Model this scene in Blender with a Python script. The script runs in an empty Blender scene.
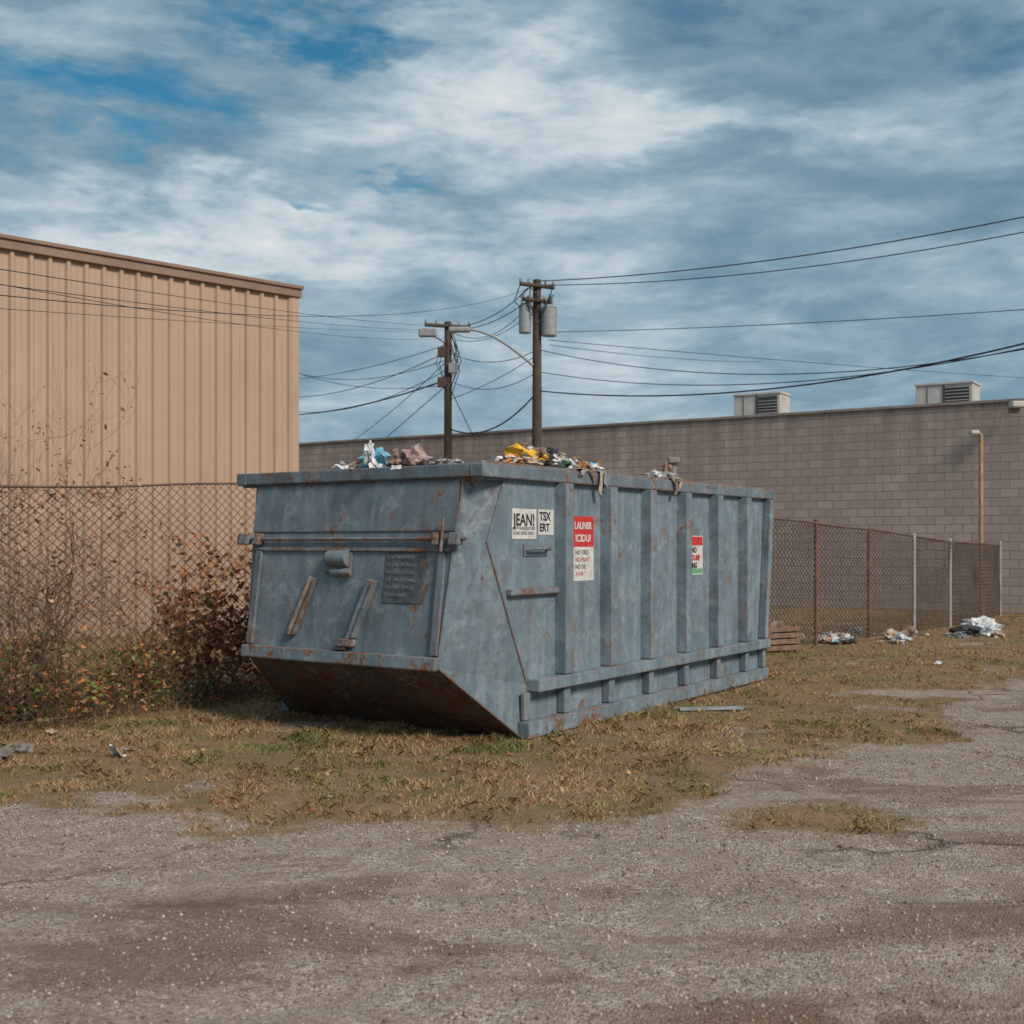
import bpy, math, random, bmesh
import numpy as np
from mathutils import Vector, noise, Matrix
random.seed(7); rng=np.random.default_rng(7)
S=bpy.context.scene
S.view_settings.view_transform='Standard'; S.view_settings.look='None'; S.view_settings.exposure=0
F=1162.0; H=1.6; HY=542.0
def W(px,Y,py=None,z=None):
    X=(px-512)/F*Y
    if py is not None: z=H-(py-HY)/F*Y
    return Vector((X,Y,z or 0))
# ---------------------------------------------------------------- node helpers
def new_mat(name):
    m=bpy.data.materials.new(name); m.use_nodes=True
    nt=m.node_tree; b=nt.nodes['Principled BSDF']
    return m,nt,b
def nd(nt,t,**k):
    n=nt.nodes.new(t)
    for a,v in k.items(): setattr(n,a,v)
    return n
def L(nt,a,b): nt.links.new(a,b)
def mixc(nt,fac,c1,c2,mode='MIX'):
    n=nt.nodes.new('ShaderNodeMix'); n.data_type='RGBA'; n.blend_type=mode
    for s,v in ((n.inputs[0],fac),(n.inputs[6],c1),(n.inputs[7],c2)):
        if isinstance(v,bpy.types.NodeSocket): L(nt,v,s)
        elif isinstance(v,(tuple,list)): s.default_value=(*v[:3],1)
        else: s.default_value=v
    return n.outputs[2]
def math_(nt,op,a,b=0.0,clamp=False):
    n=nt.nodes.new('ShaderNodeMath'); n.operation=op; n.use_clamp=clamp
    for s,v in ((n.inputs[0],a),(n.inputs[1],b)):
        if isinstance(v,bpy.types.NodeSocket): L(nt,v,s)
        else: s.default_value=v
    return n.outputs[0]
def ramp(nt,fac,stops):
    n=nt.nodes.new('ShaderNodeValToRGB'); cr=n.color_ramp
    while len(cr.elements)<len(stops): cr.elements.new(0.5)
    for e,(p,c) in zip(cr.elements,stops):
        e.position=p; e.color=(c,c,c,1) if not isinstance(c,(tuple,list)) else (*c[:3],1)
    L(nt,fac,n.inputs[0]); return n.outputs[0]
def mapped(nt,scale=(1,1,1),rot=(0,0,0)):
    tc=nd(nt,'ShaderNodeTexCoord'); mp=nd(nt,'ShaderNodeMapping')
    mp.inputs['Scale'].default_value=scale; mp.inputs['Rotation'].default_value=rot
    L(nt,tc.outputs['Object'],mp.inputs[0]); return mp.outputs[0]
def nz(nt,vec,scale,detail=5,rough=.55,dist=0):
    n=nd(nt,'ShaderNodeTexNoise'); n.inputs['Scale'].default_value=scale
    n.inputs['Detail'].default_value=detail; n.inputs['Roughness'].default_value=rough
    n.inputs['Distortion'].default_value=dist
    L(nt,vec,n.inputs['Vector']); return n.outputs['Fac']
def bump(nt,b,h,strength=.3,dist=.02):
    n=nd(nt,'ShaderNodeBump'); n.inputs['Strength'].default_value=strength; n.inputs['Distance'].default_value=dist
    L(nt,h,n.inputs['Height']); L(nt,n.outputs[0],b.inputs['Normal']); return n
def simple(name,col,rough=.7,var=.25,scale=8,metal=0,bmp=.2):
    m,nt,b=new_mat(name); v=mapped(nt)
    n=nz(nt,v,scale,4,.6)
    f=ramp(nt,n,[(.3,0.),(.7,1.)])
    c=mixc(nt,f,tuple(x*(1-var) for x in col),tuple(min(1,x*(1+var)) for x in col))
    L(nt,c,b.inputs['Base Color']); b.inputs['Roughness'].default_value=rough; b.inputs['Metallic'].default_value=metal
    if bmp: bump(nt,b,n,bmp,.02)
    return m
def attr_mat(name,rough=.8,trans=0.0):
    m,nt,b=new_mat(name); a=nd(nt,'ShaderNodeAttribute'); a.attribute_name='col'
    L(nt,a.outputs['Color'],b.inputs['Base Color']); b.inputs['Roughness'].default_value=rough
    b.inputs['Specular IOR Level'].default_value=.15
    return m
# ---------------------------------------------------------------- mesh helpers
def link(o,parent=None):
    S.collection.objects.link(o)
    if parent is not None: o.parent=parent
    return o
def empty(name,loc=(0,0,0),rotz=0):
    o=bpy.data.objects.new(name,None); o.location=loc; o.rotation_euler=(0,0,rotz); o.empty_display_size=.2
    return link(o)
def mesh(name,verts,faces,mats,parent=None,smooth=False,bevel=0,mi=None):
    me=bpy.data.meshes.new(name); me.from_pydata([tuple(v) for v in verts],[],faces); me.update()
    if not isinstance(mats,(list,tuple)): mats=[mats]
    for m in mats: me.materials.append(m)
    if mi is not None: me.polygons.foreach_set('material_index',mi)
    if smooth: me.polygons.foreach_set('use_smooth',[True]*len(me.polygons))
    o=bpy.data.objects.new(name,me); link(o,parent)
    if bevel:
        md=o.modifiers.new('bevel','BEVEL'); md.width=bevel; md.segments=2; md.limit_method='ANGLE'
    return o
def box(name,lo,hi,mat,parent=None,bevel=.006):
    x0,y0,z0=lo;x1,y1,z1=hi
    x0,x1=min(x0,x1),max(x0,x1);y0,y1=min(y0,y1),max(y0,y1);z0,z1=min(z0,z1),max(z0,z1)
    v=[(x0,y0,z0),(x1,y0,z0),(x1,y1,z0),(x0,y1,z0),(x0,y0,z1),(x1,y0,z1),(x1,y1,z1),(x0,y1,z1)]
    f=[(0,3,2,1),(4,5,6,7),(0,1,5,4),(1,2,6,5),(2,3,7,6),(3,0,4,7)]
    return mesh(name,v,f,mat,parent,bevel=bevel)
def rawmesh(name,V,Fc,mat,parent=None,col=None,smooth=False):
    n=Fc.shape[1]; me=bpy.data.meshes.new(name)
    me.vertices.add(len(V)); me.vertices.foreach_set('co',V.astype(np.float32).ravel())
    me.loops.add(Fc.size); me.loops.foreach_set('vertex_index',Fc.astype(np.int32).ravel())
    me.polygons.add(len(Fc)); me.polygons.foreach_set('loop_start',np.arange(0,Fc.size,n,dtype=np.int32))
    try: me.polygons.foreach_set('loop_total',np.full(len(Fc),n,dtype=np.int32))
    except Exception: pass
    me.update(calc_edges=True)
    if smooth: me.polygons.foreach_set('use_smooth',np.ones(len(Fc),dtype=bool))
    if col is not None:
        a=me.attributes.new('col','FLOAT_COLOR','POINT')
        c=np.ones((len(V),4),dtype=np.float32); c[:,:3]=col; a.data.foreach_set('color',c.ravel())
    me.materials.append(mat); me.validate()
    o=bpy.data.objects.new(name,me); return link(o,parent)
def segs(name,A,B,r,mat,parent=None,sides=3,r2=None,col=None):
    A=np.asarray(A,float);B=np.asarray(B,float);n=len(A)
    D=B-A; D/= (np.linalg.norm(D,axis=1,keepdims=True)+1e-9)
    up=np.where(np.abs(D[:,2:3])<.9,np.array([[0,0,1.]]),np.array([[1.,0,0]]))
    U=np.cross(D,up);U/=np.linalg.norm(U,axis=1,keepdims=True);Vv=np.cross(D,U)
    r=np.broadcast_to(np.asarray(r,float),(n,))[:,None]
    r2=r if r2 is None else np.broadcast_to(np.asarray(r2,float),(n,))[:,None]
    vs=[]
    for k in range(sides):
        a=2*math.pi*k/sides; o=U*math.cos(a)+Vv*math.sin(a)
        vs.append(A+o*r); vs.append(B+o*r2)
    V=np.stack(vs,1).reshape(-1,3); base=(np.arange(n)*2*sides)[:,None]
    fs=[]
    for k in range(sides):
        k2=(k+1)%sides; fs.append(base+np.array([[2*k,2*k2,2*k2+1,2*k+1]]))
    Fc=np.stack(fs,1).reshape(-1,4)
    c=None
    if col is not None: c=np.repeat(col,2*sides,axis=0)
    return rawmesh(name,V,Fc,mat,parent,col=c)
def tube(name,pts,r,mat,parent=None,res=3,fill=True):
    cu=bpy.data.curves.new(name,'CURVE'); cu.dimensions='3D'; cu.bevel_depth=r; cu.bevel_resolution=res; cu.use_fill_caps=fill
    sp=cu.splines.new('POLY'); sp.points.add(len(pts)-1)
    for p,q in zip(sp.points,pts): p.co=(*q,1)
    cu.materials.append(mat); o=bpy.data.objects.new(name,cu); return link(o,parent)
def cyl(name,c,r,h,mat,parent=None,n=20,r2=None,smooth=False,bevel=0):
    r2=r if r2 is None else r2; v=[];f=[]
    for i in range(n):
        a=2*math.pi*i/n; v.append((c[0]+r*math.cos(a),c[1]+r*math.sin(a),c[2]))
    for i in range(n):
        a=2*math.pi*i/n; v.append((c[0]+r2*math.cos(a),c[1]+r2*math.sin(a),c[2]+h))
    for i in range(n): f.append((i,(i+1)%n,n+(i+1)%n,n+i))
    f.append(tuple(range(n-1,-1,-1))); f.append(tuple(range(n,2*n)))
    return mesh(name,v,f,mat,parent,bevel=bevel)
def fbm(x,y,s,z=0.0):
    return noise.fractal(Vector((x*s,y*s,z)),1.0,2.0,4)
# ---------------------------------------------------------------- ground
GB=[(-60,9.5),(-9,8.6),(-6,7.7),(-3.11,7.07),(-1.5,6.64),(-.34,6.41),(.5,6.6),(1.1,7.2),(1.75,8.3),(2.6,8.9),(3.7,9.7),(4.1,11.2),(5.6,13.2),(8,16),(12,20),(60,45)]
gx=[p[0] for p in GB]; gy=[p[1] for p in GB]
def grassmask(x,y):
    n=fbm(x,y,.9,3.1)*.55+fbm(x,y,3.5,1.7)*.35
    yb=np.interp(x,gx,gy)
    m=(y-yb)/.75+.5+n*1.0
    e=1.0-math.hypot((x-1.78)/.85,(y-6.6)/.42)+n*.9
    m=max(m,e*1.2)
    t=1.0-math.hypot((x-4.5)/1.5,(y-12.4)/.5)+n*.9
    m=min(m,1.1-t*1.8)
    w=fbm(x,y,.7,9.3)+.5*fbm(x,y,2.6,4.3)
    m=min(m,1.2+w*1.15)
    return max(0,min(1,m))
def rut(x,y):
    r=0
    for off in (0,1.55):
        yc=3.55+off+.10*(x+1)**2*(.25 if x>0 else .05)+.25*math.sin(x*.7+off)
        r-=math.exp(-((y-yc)/.16)**2)*.018*(1+.6*fbm(x,y,1.2,8))
    return r
def gh(x,y):
    z=fbm(x,y,.35,5.0)*.03+fbm(x,y,2.2,2.0)*.012
    if y<7.5: z+=rut(x,y)+fbm(x,y,7,1.0)*.004
    return z
def axis(lo,hi,step,far,g=1.35):
    a=list(np.arange(lo,hi+1e-6,step)); s=step; x=hi
    while x<far: s*=g; x+=s; a.append(x)
    s=step; x=lo; b=[]
    while x>-far: s*=g; x-=s; b.append(x)
    return np.array(b[::-1]+a)
ax=axis(-8,13,.1,900)
ay=np.array([q for q in axis(1.5,7.0,.05,900) if q<=7.001]+[q for q in axis(7.1,27,.1,900) if q>7.05])
nx,ny=len(ax),len(ay)
V=np.zeros((nx*ny,3)); G=np.zeros(nx*ny); Rr=np.zeros(nx*ny)
for j,y in enumerate(ay):
    for i,x in enumerate(ax):
        k=j*nx+i
        if abs(x)<60 and -20<y<80: z=gh(x,y); G[k]=grassmask(x,y); Rr[k]=min(1,-rut(x,y)/.02) if y<7.5 else 0
        else: z=0; G[k]=.7
        V[k]=(x,y,z)
ii,jj=np.meshgrid(np.arange(nx-1),np.arange(ny-1)); b0=(jj*nx+ii).ravel()
Fc=np.stack([b0,b0+1,b0+nx+1,b0+nx],1)
m,nt,b=new_mat('ground_gravel_and_dirt')
v=mapped(nt)
at=nd(nt,'ShaderNodeAttribute'); at.attribute_name='col'
sep=nd(nt,'ShaderNodeSeparateColor'); L(nt,at.outputs['Color'],sep.inputs[0]); gm=sep.outputs[0]
vo=nd(nt,'ShaderNodeTexVoronoi'); vo.inputs['Scale'].default_value=85; L(nt,v,vo.inputs['Vector'])
sv=nd(nt,'ShaderNodeSeparateColor'); L(nt,vo.outputs['Color'],sv.inputs[0])
stone=ramp(nt,sv.outputs[0],[(0,(.13,.095,.073)),(.3,(.33,.262,.215)),(.7,(.50,.415,.35)),(.92,(.62,.535,.46)),(1,(.74,.67,.60))])
grav=mixc(nt,ramp(nt,nz(nt,v,2.5,4,.6),[(.38,0.1),(.60,.6)]),stone,mixc(nt,nz(nt,v,60,3,.7),(.15,.11,.085),(.60,.49,.405)))
grav=mixc(nt,ramp(nt,nz(nt,v,5,5,.7),[(.42,.0),(.62,.42)]),grav,(.235,.175,.138))
dirtn=nz(nt,mapped(nt,(.45,1.1,1),(0,0,.35)),.75,6,.68,.6)
dirt=mixc(nt,nz(nt,v,16,4,.7),(.11,.068,.05),(.28,.19,.14))
dfac=math_(nt,'ADD',ramp(nt,dirtn,[(.52,0.),(.60,.72)]),math_(nt,'MULTIPLY',math_(nt,'MULTIPLY',sep.outputs[1],ramp(nt,nz(nt,v,2.2,5,.7),[(.42,.0),(.6,1.)])),.7),True)
grav=mixc(nt,dfac,grav,dirt)
cr=nd(nt,'ShaderNodeTexVoronoi'); cr.feature='DISTANCE_TO_EDGE'; cr.inputs['Scale'].default_value=.42
wob=nd(nt,'ShaderNodeVectorMath',operation='ADD')
nn=nd(nt,'ShaderNodeTexNoise'); nn.inputs['Scale'].default_value=2.2; nn.inputs['Detail'].default_value=5; L(nt,v,nn.inputs['Vector'])
sc=nd(nt,'ShaderNodeVectorMath',operation='SCALE'); sc.inputs['Scale'].default_value=.9; L(nt,nn.outputs['Color'],sc.inputs[0])
L(nt,v,wob.inputs[0]); L(nt,sc.outputs[0],wob.inputs[1]); L(nt,wob.outputs[0],cr.inputs['Vector'])
crk=ramp(nt,cr.outputs['Distance'],[(0,1.),(.008,.7),(.022,0.)])
crk=math_(nt,'MULTIPLY',crk,ramp(nt,nz(nt,v,.55,3,.5),[(.46,0.),(.56,.8)]))
grav=mixc(nt,crk,grav,(.07,.048,.036))
soil=mixc(nt,nz(nt,v,6,5,.7),(.15,.092,.052),(.42,.285,.165))
soil=mixc(nt,ramp(nt,nz(nt,v,.9,3,.5),[(.48,0.),(.66,.5)]),soil,(.15,.15,.06))
edge=math_(nt,'ADD',gm,math_(nt,'MULTIPLY',math_(nt,'SUBTRACT',nz(nt,v,9,5,.7),.5),1.3))
full=mixc(nt,ramp(nt,edge,[(.3,0.),(.65,1.)]),grav,soil)
L(nt,full,b.inputs['Base Color']); b.inputs['Roughness'].default_value=.95; b.inputs['Specular IOR Level'].default_value=.12
hh=math_(nt,'ADD',math_(nt,'MULTIPLY',vo.outputs['Distance'],-.8),nz(nt,v,30,4,.7))
hh=math_(nt,'SUBTRACT',hh,crk)
bump(nt,b,hh,.9,.014)
c=np.zeros((len(V),3)); c[:,0]=G; c[:,1]=Rr
rawmesh('ground',V,Fc,m,col=c,smooth=True)

O=Vector((.065,9.39)); UX=Vector((.566,.825)); VX=Vector((-.825,.566))
def local(x,y):
    d=Vector((x,y))-O; return d.dot(UX),d.dot(VX)
# ---------------------------------------------------------------- grass blades
def blades(name,P,h,w,col,mat,lean=.5):
    n=len(P); a=rng.uniform(0,2*math.pi,n); la=rng.uniform(0,2*math.pi,n); ll=rng.uniform(0.1,1,n)*lean*h*1.4
    D=np.stack([np.cos(a),np.sin(a),np.zeros(n)],1)*(w/2)[:,None]
    T=P+np.stack([np.cos(la)*ll,np.sin(la)*ll,h],1)
    Mm=P+np.stack([np.cos(la)*ll*.3,np.sin(la)*ll*.3,h*.6],1)
    V=np.stack([P-D,P+D,Mm+D*.7,T,Mm-D*.7],1).reshape(-1,3)
    Fc=(np.arange(n)*5)[:,None]+np.array([[0,1,2,3,4]])
    sh=np.array([.8,.8,1.,1.1,1.])
    C=(col[:,None,:]*sh[None,:,None]).reshape(-1,3)
    return rawmesh(name,V,Fc,mat,col=C)
grass_mat=attr_mat('dry_grass_blades')
pts=[];cols=[];hs=[];ws=[]
DRY=[(.50,.335,.175),(.42,.27,.14),(.58,.42,.245),(.33,.205,.105),(.40,.225,.11)]
GRN=[(.19,.22,.07),(.26,.27,.10),(.16,.19,.06)]
def scatter(n,xr,yr,hmul=1.0):
    X=rng.uniform(*xr,n);Y=rng.uniform(*yr,n);R=rng.uniform(0,1,n)
    for x,y,r in zip(X,Y,R):
        if abs(x)>y*.47+.8: continue
        g=grassmask(x,y)
        cl=fbm(x,y,3.2,7.0)
        if r>(g-.25)*1.2*(0.65+cl*1.7): continue
        u,vv=local(x,y)
        if .05<u<5 and 0<vv<2.6: continue
        gn=fbm(x,y,.8,4.4)+.35*fbm(x,y,5,8.0)
        near=0
        if -1.2<u<6 and -.5<vv<3: near=.6
        h=(.010+.030*rng.random()**2)*(1+near*rng.random()*1.3)*hmul*(1+.7*max(0,cl))
        pts.append((x,y,gh(x,y)-.003)); hs.append(h); ws.append(.0022+.00035*y)
        c=random.choice(GRN) if rng.random()<(.12+gn*1.5) else random.choice(DRY)
        k=(.75+.5*rng.random())*(1+.6*fbm(x,y,1.4,12.)); cols.append((c[0]*k,c[1]*k,c[2]*k))
scatter(210000,(-5,5),(6,10.5))
scatter(120000,(-6,8),(10.5,17))
scatter(35000,(-3,12),(17,26),1.3)
blades('dry_grass',np.array(pts),np.array(hs),np.array(ws),np.array(cols),grass_mat,1.5)
# ---------------------------------------------------------------- gravel stones
n=120000; X=rng.uniform(-4.5,6,n);Y=2.4+rng.random(n)**.95*9.5; P=[];
for x,y in zip(X,Y):
    if abs(x)>y*.46+.3: continue
    g=grassmask(x,y)
    if g>.5 and rng.random()>.04: continue
    if fbm(x,y,1.3,6.6)<-.3*rng.random()-.02: continue
    P.append((x,y,gh(x,y)))
P=np.array(P); n=len(P); sz=.003+.008*rng.random(n)**2.8
oct_=np.array([(1,0,0),(0,1,0),(-1,0,0),(0,-1,0),(0,0,1),(0,0,-.6)],float)
a=rng.uniform(0,6.28,n); ca,sa=np.cos(a),np.sin(a)
st=np.stack([rng.uniform(.8,1.3,n),rng.uniform(.7,1.1,n),rng.uniform(.6,1.0,n)],1)*sz[:,None]
vv=oct_[None]*st[:,None,:]; vv=vv+rng.normal(0,.18,vv.shape)*sz[:,None,None]
rx=vv[:,:,0]*ca[:,None]-vv[:,:,1]*sa[:,None]; ry=vv[:,:,0]*sa[:,None]+vv[:,:,1]*ca[:,None]
V=np.stack([rx,ry,vv[:,:,2]],2)+P[:,None,:]+np.array([0,0,.001])
fo=np.array([(0,1,4),(1,2,4),(2,3,4),(3,0,4),(1,0,5),(2,1,5),(3,2,5),(0,3,5)])
Fc=((np.arange(n)*6)[:,None,None]+fo[None]).reshape(-1,3)
bc=np.array([(.32,.25,.20),(.42,.345,.29),(.49,.415,.35),(.20,.15,.12),(.56,.49,.43),(.37,.285,.23)])
C=bc[rng.integers(0,6,n)]*rng.uniform(.65,1.1,(n,1)); C=np.repeat(C,6,axis=0)
rawmesh('gravel',V.reshape(-1,3),Fc,attr_mat('gravel_stone',.95),col=C)

# ---------------------------------------------------------------- materials
def painted(name,rustbias=0.0,base=(.185,.255,.305),dark=(.125,.182,.225),lite=(.28,.35,.40),lowz=.085,rustc=((.05,.025,.018),(.34,.15,.07)),edg=.18):
    m,nt,b=new_mat(name); v=mapped(nt)
    n1=nz(nt,v,1.7,6,.65,.3); n2=nz(nt,mapped(nt,(3.2,3.2,.35)),3,4,.6); n3=nz(nt,v,16,5,.7); n4=nz(nt,v,5,6,.72,.4)
    c=mixc(nt,ramp(nt,n1,[(.38,0.),(.64,1.)]),dark,base)
    c=mixc(nt,ramp(nt,n2,[(.45,0.),(.7,.6)]),c,lite)
    c=mixc(nt,ramp(nt,n4,[(.54,0.),(.62,.4)]),c,(.34,.405,.45))
    c=mixc(nt,ramp(nt,n3,[(.35,.5),(.5,0.)]),c,(.10,.13,.15))
    bv=nd(nt,'ShaderNodeBevel'); bv.samples=3; bv.inputs['Radius'].default_value=.03
    ge=nd(nt,'ShaderNodeNewGeometry'); dt=nd(nt,'ShaderNodeVectorMath',operation='DOT_PRODUCT')
    L(nt,bv.outputs[0],dt.inputs[0]); L(nt,ge.outputs['Normal'],dt.inputs[1])
    ed=ramp(nt,math_(nt,'SUBTRACT',1.0,dt.outputs['Value']),[(.02,0.),(.14,1.)])
    r1=nz(nt,v,3.3,8,.76,.5); r2=nz(nt,v,30,3,.6)
    rr=math_(nt,'ADD',r1,math_(nt,'MULTIPLY',ed,edg))
    rr=math_(nt,'ADD',rr,math_(nt,'MULTIPLY',math_(nt,'SUBTRACT',r2,.5),.34))
    rr=math_(nt,'ADD',rr,rustbias)
    sx=nd(nt,'ShaderNodeSeparateXYZ'); L(nt,v,sx.inputs[0])
    lo=ramp(nt,sx.outputs['Z'],[(.02,lowz),(.12,lowz*.4),(.4,.0)]); rr=math_(nt,'ADD',rr,lo)
    rm=ramp(nt,rr,[(.625,0.),(.665,1.)])
    halo=ramp(nt,rr,[(.55,0.),(.65,.5)])
    st=nz(nt,mapped(nt,(14,14,.45)),1.0,4,.6); sm=math_(nt,'MULTIPLY',ramp(nt,st,[(.54,0.),(.68,.7)]),ramp(nt,r1,[(.42,0.),(.60,1.)]))
    c=mixc(nt,halo,c,(.20,.155,.13))
    c=mixc(nt,sm,c,(.22,.14,.095))
    rc=mixc(nt,nz(nt,v,22,4,.7),*rustc)
    c=mixc(nt,rm,c,rc)
    L(nt,c,b.inputs['Base Color'])
    L(nt,mixc(nt,rm,(.55,.55,.55),(.9,.9,.9)),b.inputs['Roughness'])
    b.inputs['Specular IOR Level'].default_value=.35
    h=math_(nt,'ADD',math_(nt,'MULTIPLY',nz(nt,v,1.6,2,.5),5.0),math_(nt,'MULTIPLY',n3,.12))
    h=math_(nt,'SUBTRACT',h,math_(nt,'MULTIPLY',rm,.12))
    bump(nt,b,h,.55,.03)
    return m
paint=painted('weathered_blue_grey_paint',-.018)
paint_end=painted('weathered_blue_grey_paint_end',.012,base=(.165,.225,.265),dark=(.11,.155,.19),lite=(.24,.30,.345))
paint_rim=painted('weathered_rim_paint',.030,base=(.15,.20,.24),dark=(.10,.14,.17),lite=(.22,.27,.31),edg=.12)
rusty=painted('rusty_painted_steel',.085)
shaded_rust=painted('rusted_steel_underside_shaded',.13,base=(.07,.065,.065),dark=(.045,.04,.04),lite=(.10,.09,.085),rustc=((.035,.018,.013),(.20,.085,.045)))  # rust, with base and rust colours darkened to paint in the contact shadow
# ---------------------------------------------------------------- dumpster
D=empty('roll_off_dumpster',(O.x,O.y,.025),math.atan2(UX.y,UX.x))
Wd=2.6
def fu(z): return -.55-(2.1-z)*.1443
P1=(fu(2.1),.15,2.1);P2=(fu(1.57),.19,1.57);P3=(fu(.61),.25,.61)
S1=(-.21,0,2.1);S2=(-.46,0,1.57);S3=(.1,0,.41);S4=(0,0,0);R4=(4.97,0,0);R1=(5.2,0,2.1)
near=[P1,P2,P3,S1,S2,S3,S4,R4,R1]
far=[(p[0],Wd-p[1],p[2]) for p in near]
vs=near+far
fs=[(1,4,3),(1,3,0),(2,4,1),(2,5,4),(2,6,5),(3,4,5,6,7,8),
    (9,12,10),(10,12,13),(10,13,11),(11,13,14),(11,14,15),(12,17,16,15,14,13),
    (0,9,10,1),(1,10,11,2),(2,11,15,6),(6,15,16,7),(7,16,17,8)]
mi=[1,1,0,0,0,0, 1,1,0,0,0,0, 1,1,2,2,0]
o=mesh('body_shell',vs,fs,[paint,paint_end,shaded_rust],D,mi=mi)
bm=bmesh.new(); bm.from_mesh(o.data); bmesh.ops.recalc_face_normals(bm,faces=bm.faces)
bm.faces.ensure_lookup_table()
if bm.faces[5].normal.y>0: bmesh.ops.reverse_faces(bm,faces=bm.faces)
bm.to_mesh(o.data); bm.free()
sd=o.modifiers.new('thickness','SOLIDIFY'); sd.thickness=.012; sd.offset=-1
ru0,ru1,rv0,rv1=-.6,5.28,-.06,Wd+.06; rt,rb=2.185,2.075; rw=.13
box('rim_near',(ru0,rv0,rb),(ru1,rv0+rw,rt),paint_rim,D,.012)
box('rim_far',(ru0,rv1-rw,rb),(ru1,rv1,rt),paint_rim,D,.012)
box('rim_front',(ru0+.003,rv0+rw,rb+.002),(ru0+rw,rv1-rw,rt-.002),paint_rim,D,.012)
box('rim_back',(ru1-rw,rv0+rw,rb+.002),(ru1-.003,rv1-rw,rt-.002),paint_rim,D,.012)
box('rim_lip_near',(ru0+.01,rv0+.02,rt-.004),(ru1-.01,rv0+.05,rt+.018),rusty,D,.004)
for nm,s_ in (('near',0),('far',1)):
    q=[(-.56,-.02,2.073),(-.2,-.02,2.073),(-.56,.2,2.073),(-.56,-.02,2.06),(-.2,-.02,2.06),(-.56,.2,2.06)]
    if s_: q=[(a_,Wd-b_,c_) for a_,b_,c_ in q]
    mesh('rim_corner_plate_'+nm,q,[(0,1,2),(3,5,4),(0,3,4,1),(1,4,5,2),(2,5,3,0)],paint,D)
for side,sg,y0 in (('near',-1,0.0),('far',1,Wd)):
    for k in range(6):
        uc=.6+.765*k
        w0,w1,d=.078,.064,.105
        z0,z1=.462,2.07
        q=[(uc-w0,y0,z0),(uc-w1,y0+sg*d,z0),(uc+w1,y0+sg*d,z0),(uc+w0,y0,z0)]
        q=q+[(a_,b_,z1) for a_,b_,_ in q]
        mesh(f'rib_{side}_{k+1}',q,[(0,1,5,4),(1,2,6,5),(2,3,7,6),(4,5,6,7),(0,3,2,1)],paint,D,bevel=.007)
        box(f'lower_rib_{side}_{k+1}',(uc-.05,y0,.13),(uc+.05,y0+sg*.08,.352),paint,D,.008)
    box(f'middle_rail_{side}',(.09,y0,.355),(5.0,y0+sg*.125,.458),paint,D,.012)
    box(f'bottom_rail_{side}',(-.02,y0-sg*.01,-.012),(4.99,y0+sg*.10,.125),paint,D,.012)
    box(f'front_post_{side}',(.0,y0,.128),(.1,y0+sg*.04,.352),paint,D,.01)
    box(f'rear_post_{side}',(4.9,y0,.13),(4.985,y0+sg*.07,.352),paint,D,.01)
    q=[(4.91,y0,.462),(5.01,y0,.462),(5.01,y0+sg*.09,.462),(4.91,y0+sg*.09,.462),(5.08,y0,2.07),(5.2,y0,2.07),(5.2,y0+sg*.09,2.07),(5.08,y0+sg*.09,2.07)]
    mesh(f'rear_rib_{side}',q,[(0,3,2,1),(4,5,6,7),(0,1,5,4),(1,2,6,5),(2,3,7,6),(3,0,4,7)],paint,D,bevel=.008)
box('step_bar',(-.2,0,1.145),(.52,-.055,1.2),rusty,D,.01)
tube('grab_handle',[(.07,0,1.5),(.07,-.06,1.52),(.36,-.06,1.52),(.36,0,1.5)],.013,paint,D)
box('grab_handle_plate',(.04,-.003,1.46),(.4,-.012,1.56),paint,D,.003)
for nm,pa,pb in (('seam_1',S1,S2),('seam_2',S2,S3),('seam_3',P2,P3),('seam_4',P3,S4),('seam_5',P1,P2),('seam_6',S3,S4)):
    tube('weld_'+nm,[pa,pb],.010,rusty if nm in('seam_4','seam_2') else paint,D,2)
def fp(v_,z,off=0): return (fu(z)-off,v_,z)
def fbox(name,v0,v1,z0,z1,off,mat,bev=.006):
    q=[fp(v0,z0,-.0),fp(v1,z0,0),fp(v1,z1,0),fp(v0,z1,0),fp(v0,z0,off),fp(v1,z0,off),fp(v1,z1,off),fp(v0,z1,off)]
    return mesh(name,q,[(0,1,2,3),(4,7,6,5),(0,4,5,1),(1,5,6,2),(2,6,7,3),(3,7,4,0)],mat,D,bevel=bev)
fbox('lower_end_rail',.235,2.365,.585,.69,.06,rusty,.012)
fbox('end_stile_1',.25,.32,.70,1.495,.03,paint_end); fbox('end_stile_2',2.27,2.34,.70,1.495,.03,paint_end)
fbox('upper_end_plate',.18,2.42,1.66,2.06,.012,paint_end,.004)
fbox('end_ledge',.2,2.4,1.50,1.53,.022,rusty,.004)
tube('hinge_bar',[fp(.05,1.6,.03),fp(2.55,1.6,.03)],.016,rusty,D)
for i,(a_,b_) in enumerate(((.10,.2),(.3,.36),(2.28,2.34),(2.42,2.54))):
    fbox(f'hinge_lug_{i+1}',a_,b_,1.55,1.65,.08,rusty,.012)
tube('latch_pin',[fp(.27,1.5,.06),fp(.27,1.76,.06)],.014,rusty,D)
fbox('hook_plate',1.22,1.52,1.32,1.49,.02,paint_end)
def halfpipe(name,v0,v1,zc,r,mat):
    vs=[];fs=[];n=10
    for i in range(n+1):
        a_=-math.pi/2+math.pi*i/n
        for q in (v0,v1): vs.append((fu(zc)-.02-math.cos(a_)*r*1.1,q,zc+math.sin(a_)*r))
    for i in range(n): fs.append((2*i,2*i+1,2*i+3,2*i+2))
    fs.append(tuple(range(0,2*n+2,2))); fs.append(tuple(range(2*n+1,0,-2)))
    mesh(name,vs,fs,mat,D,bevel=.006)
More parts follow.
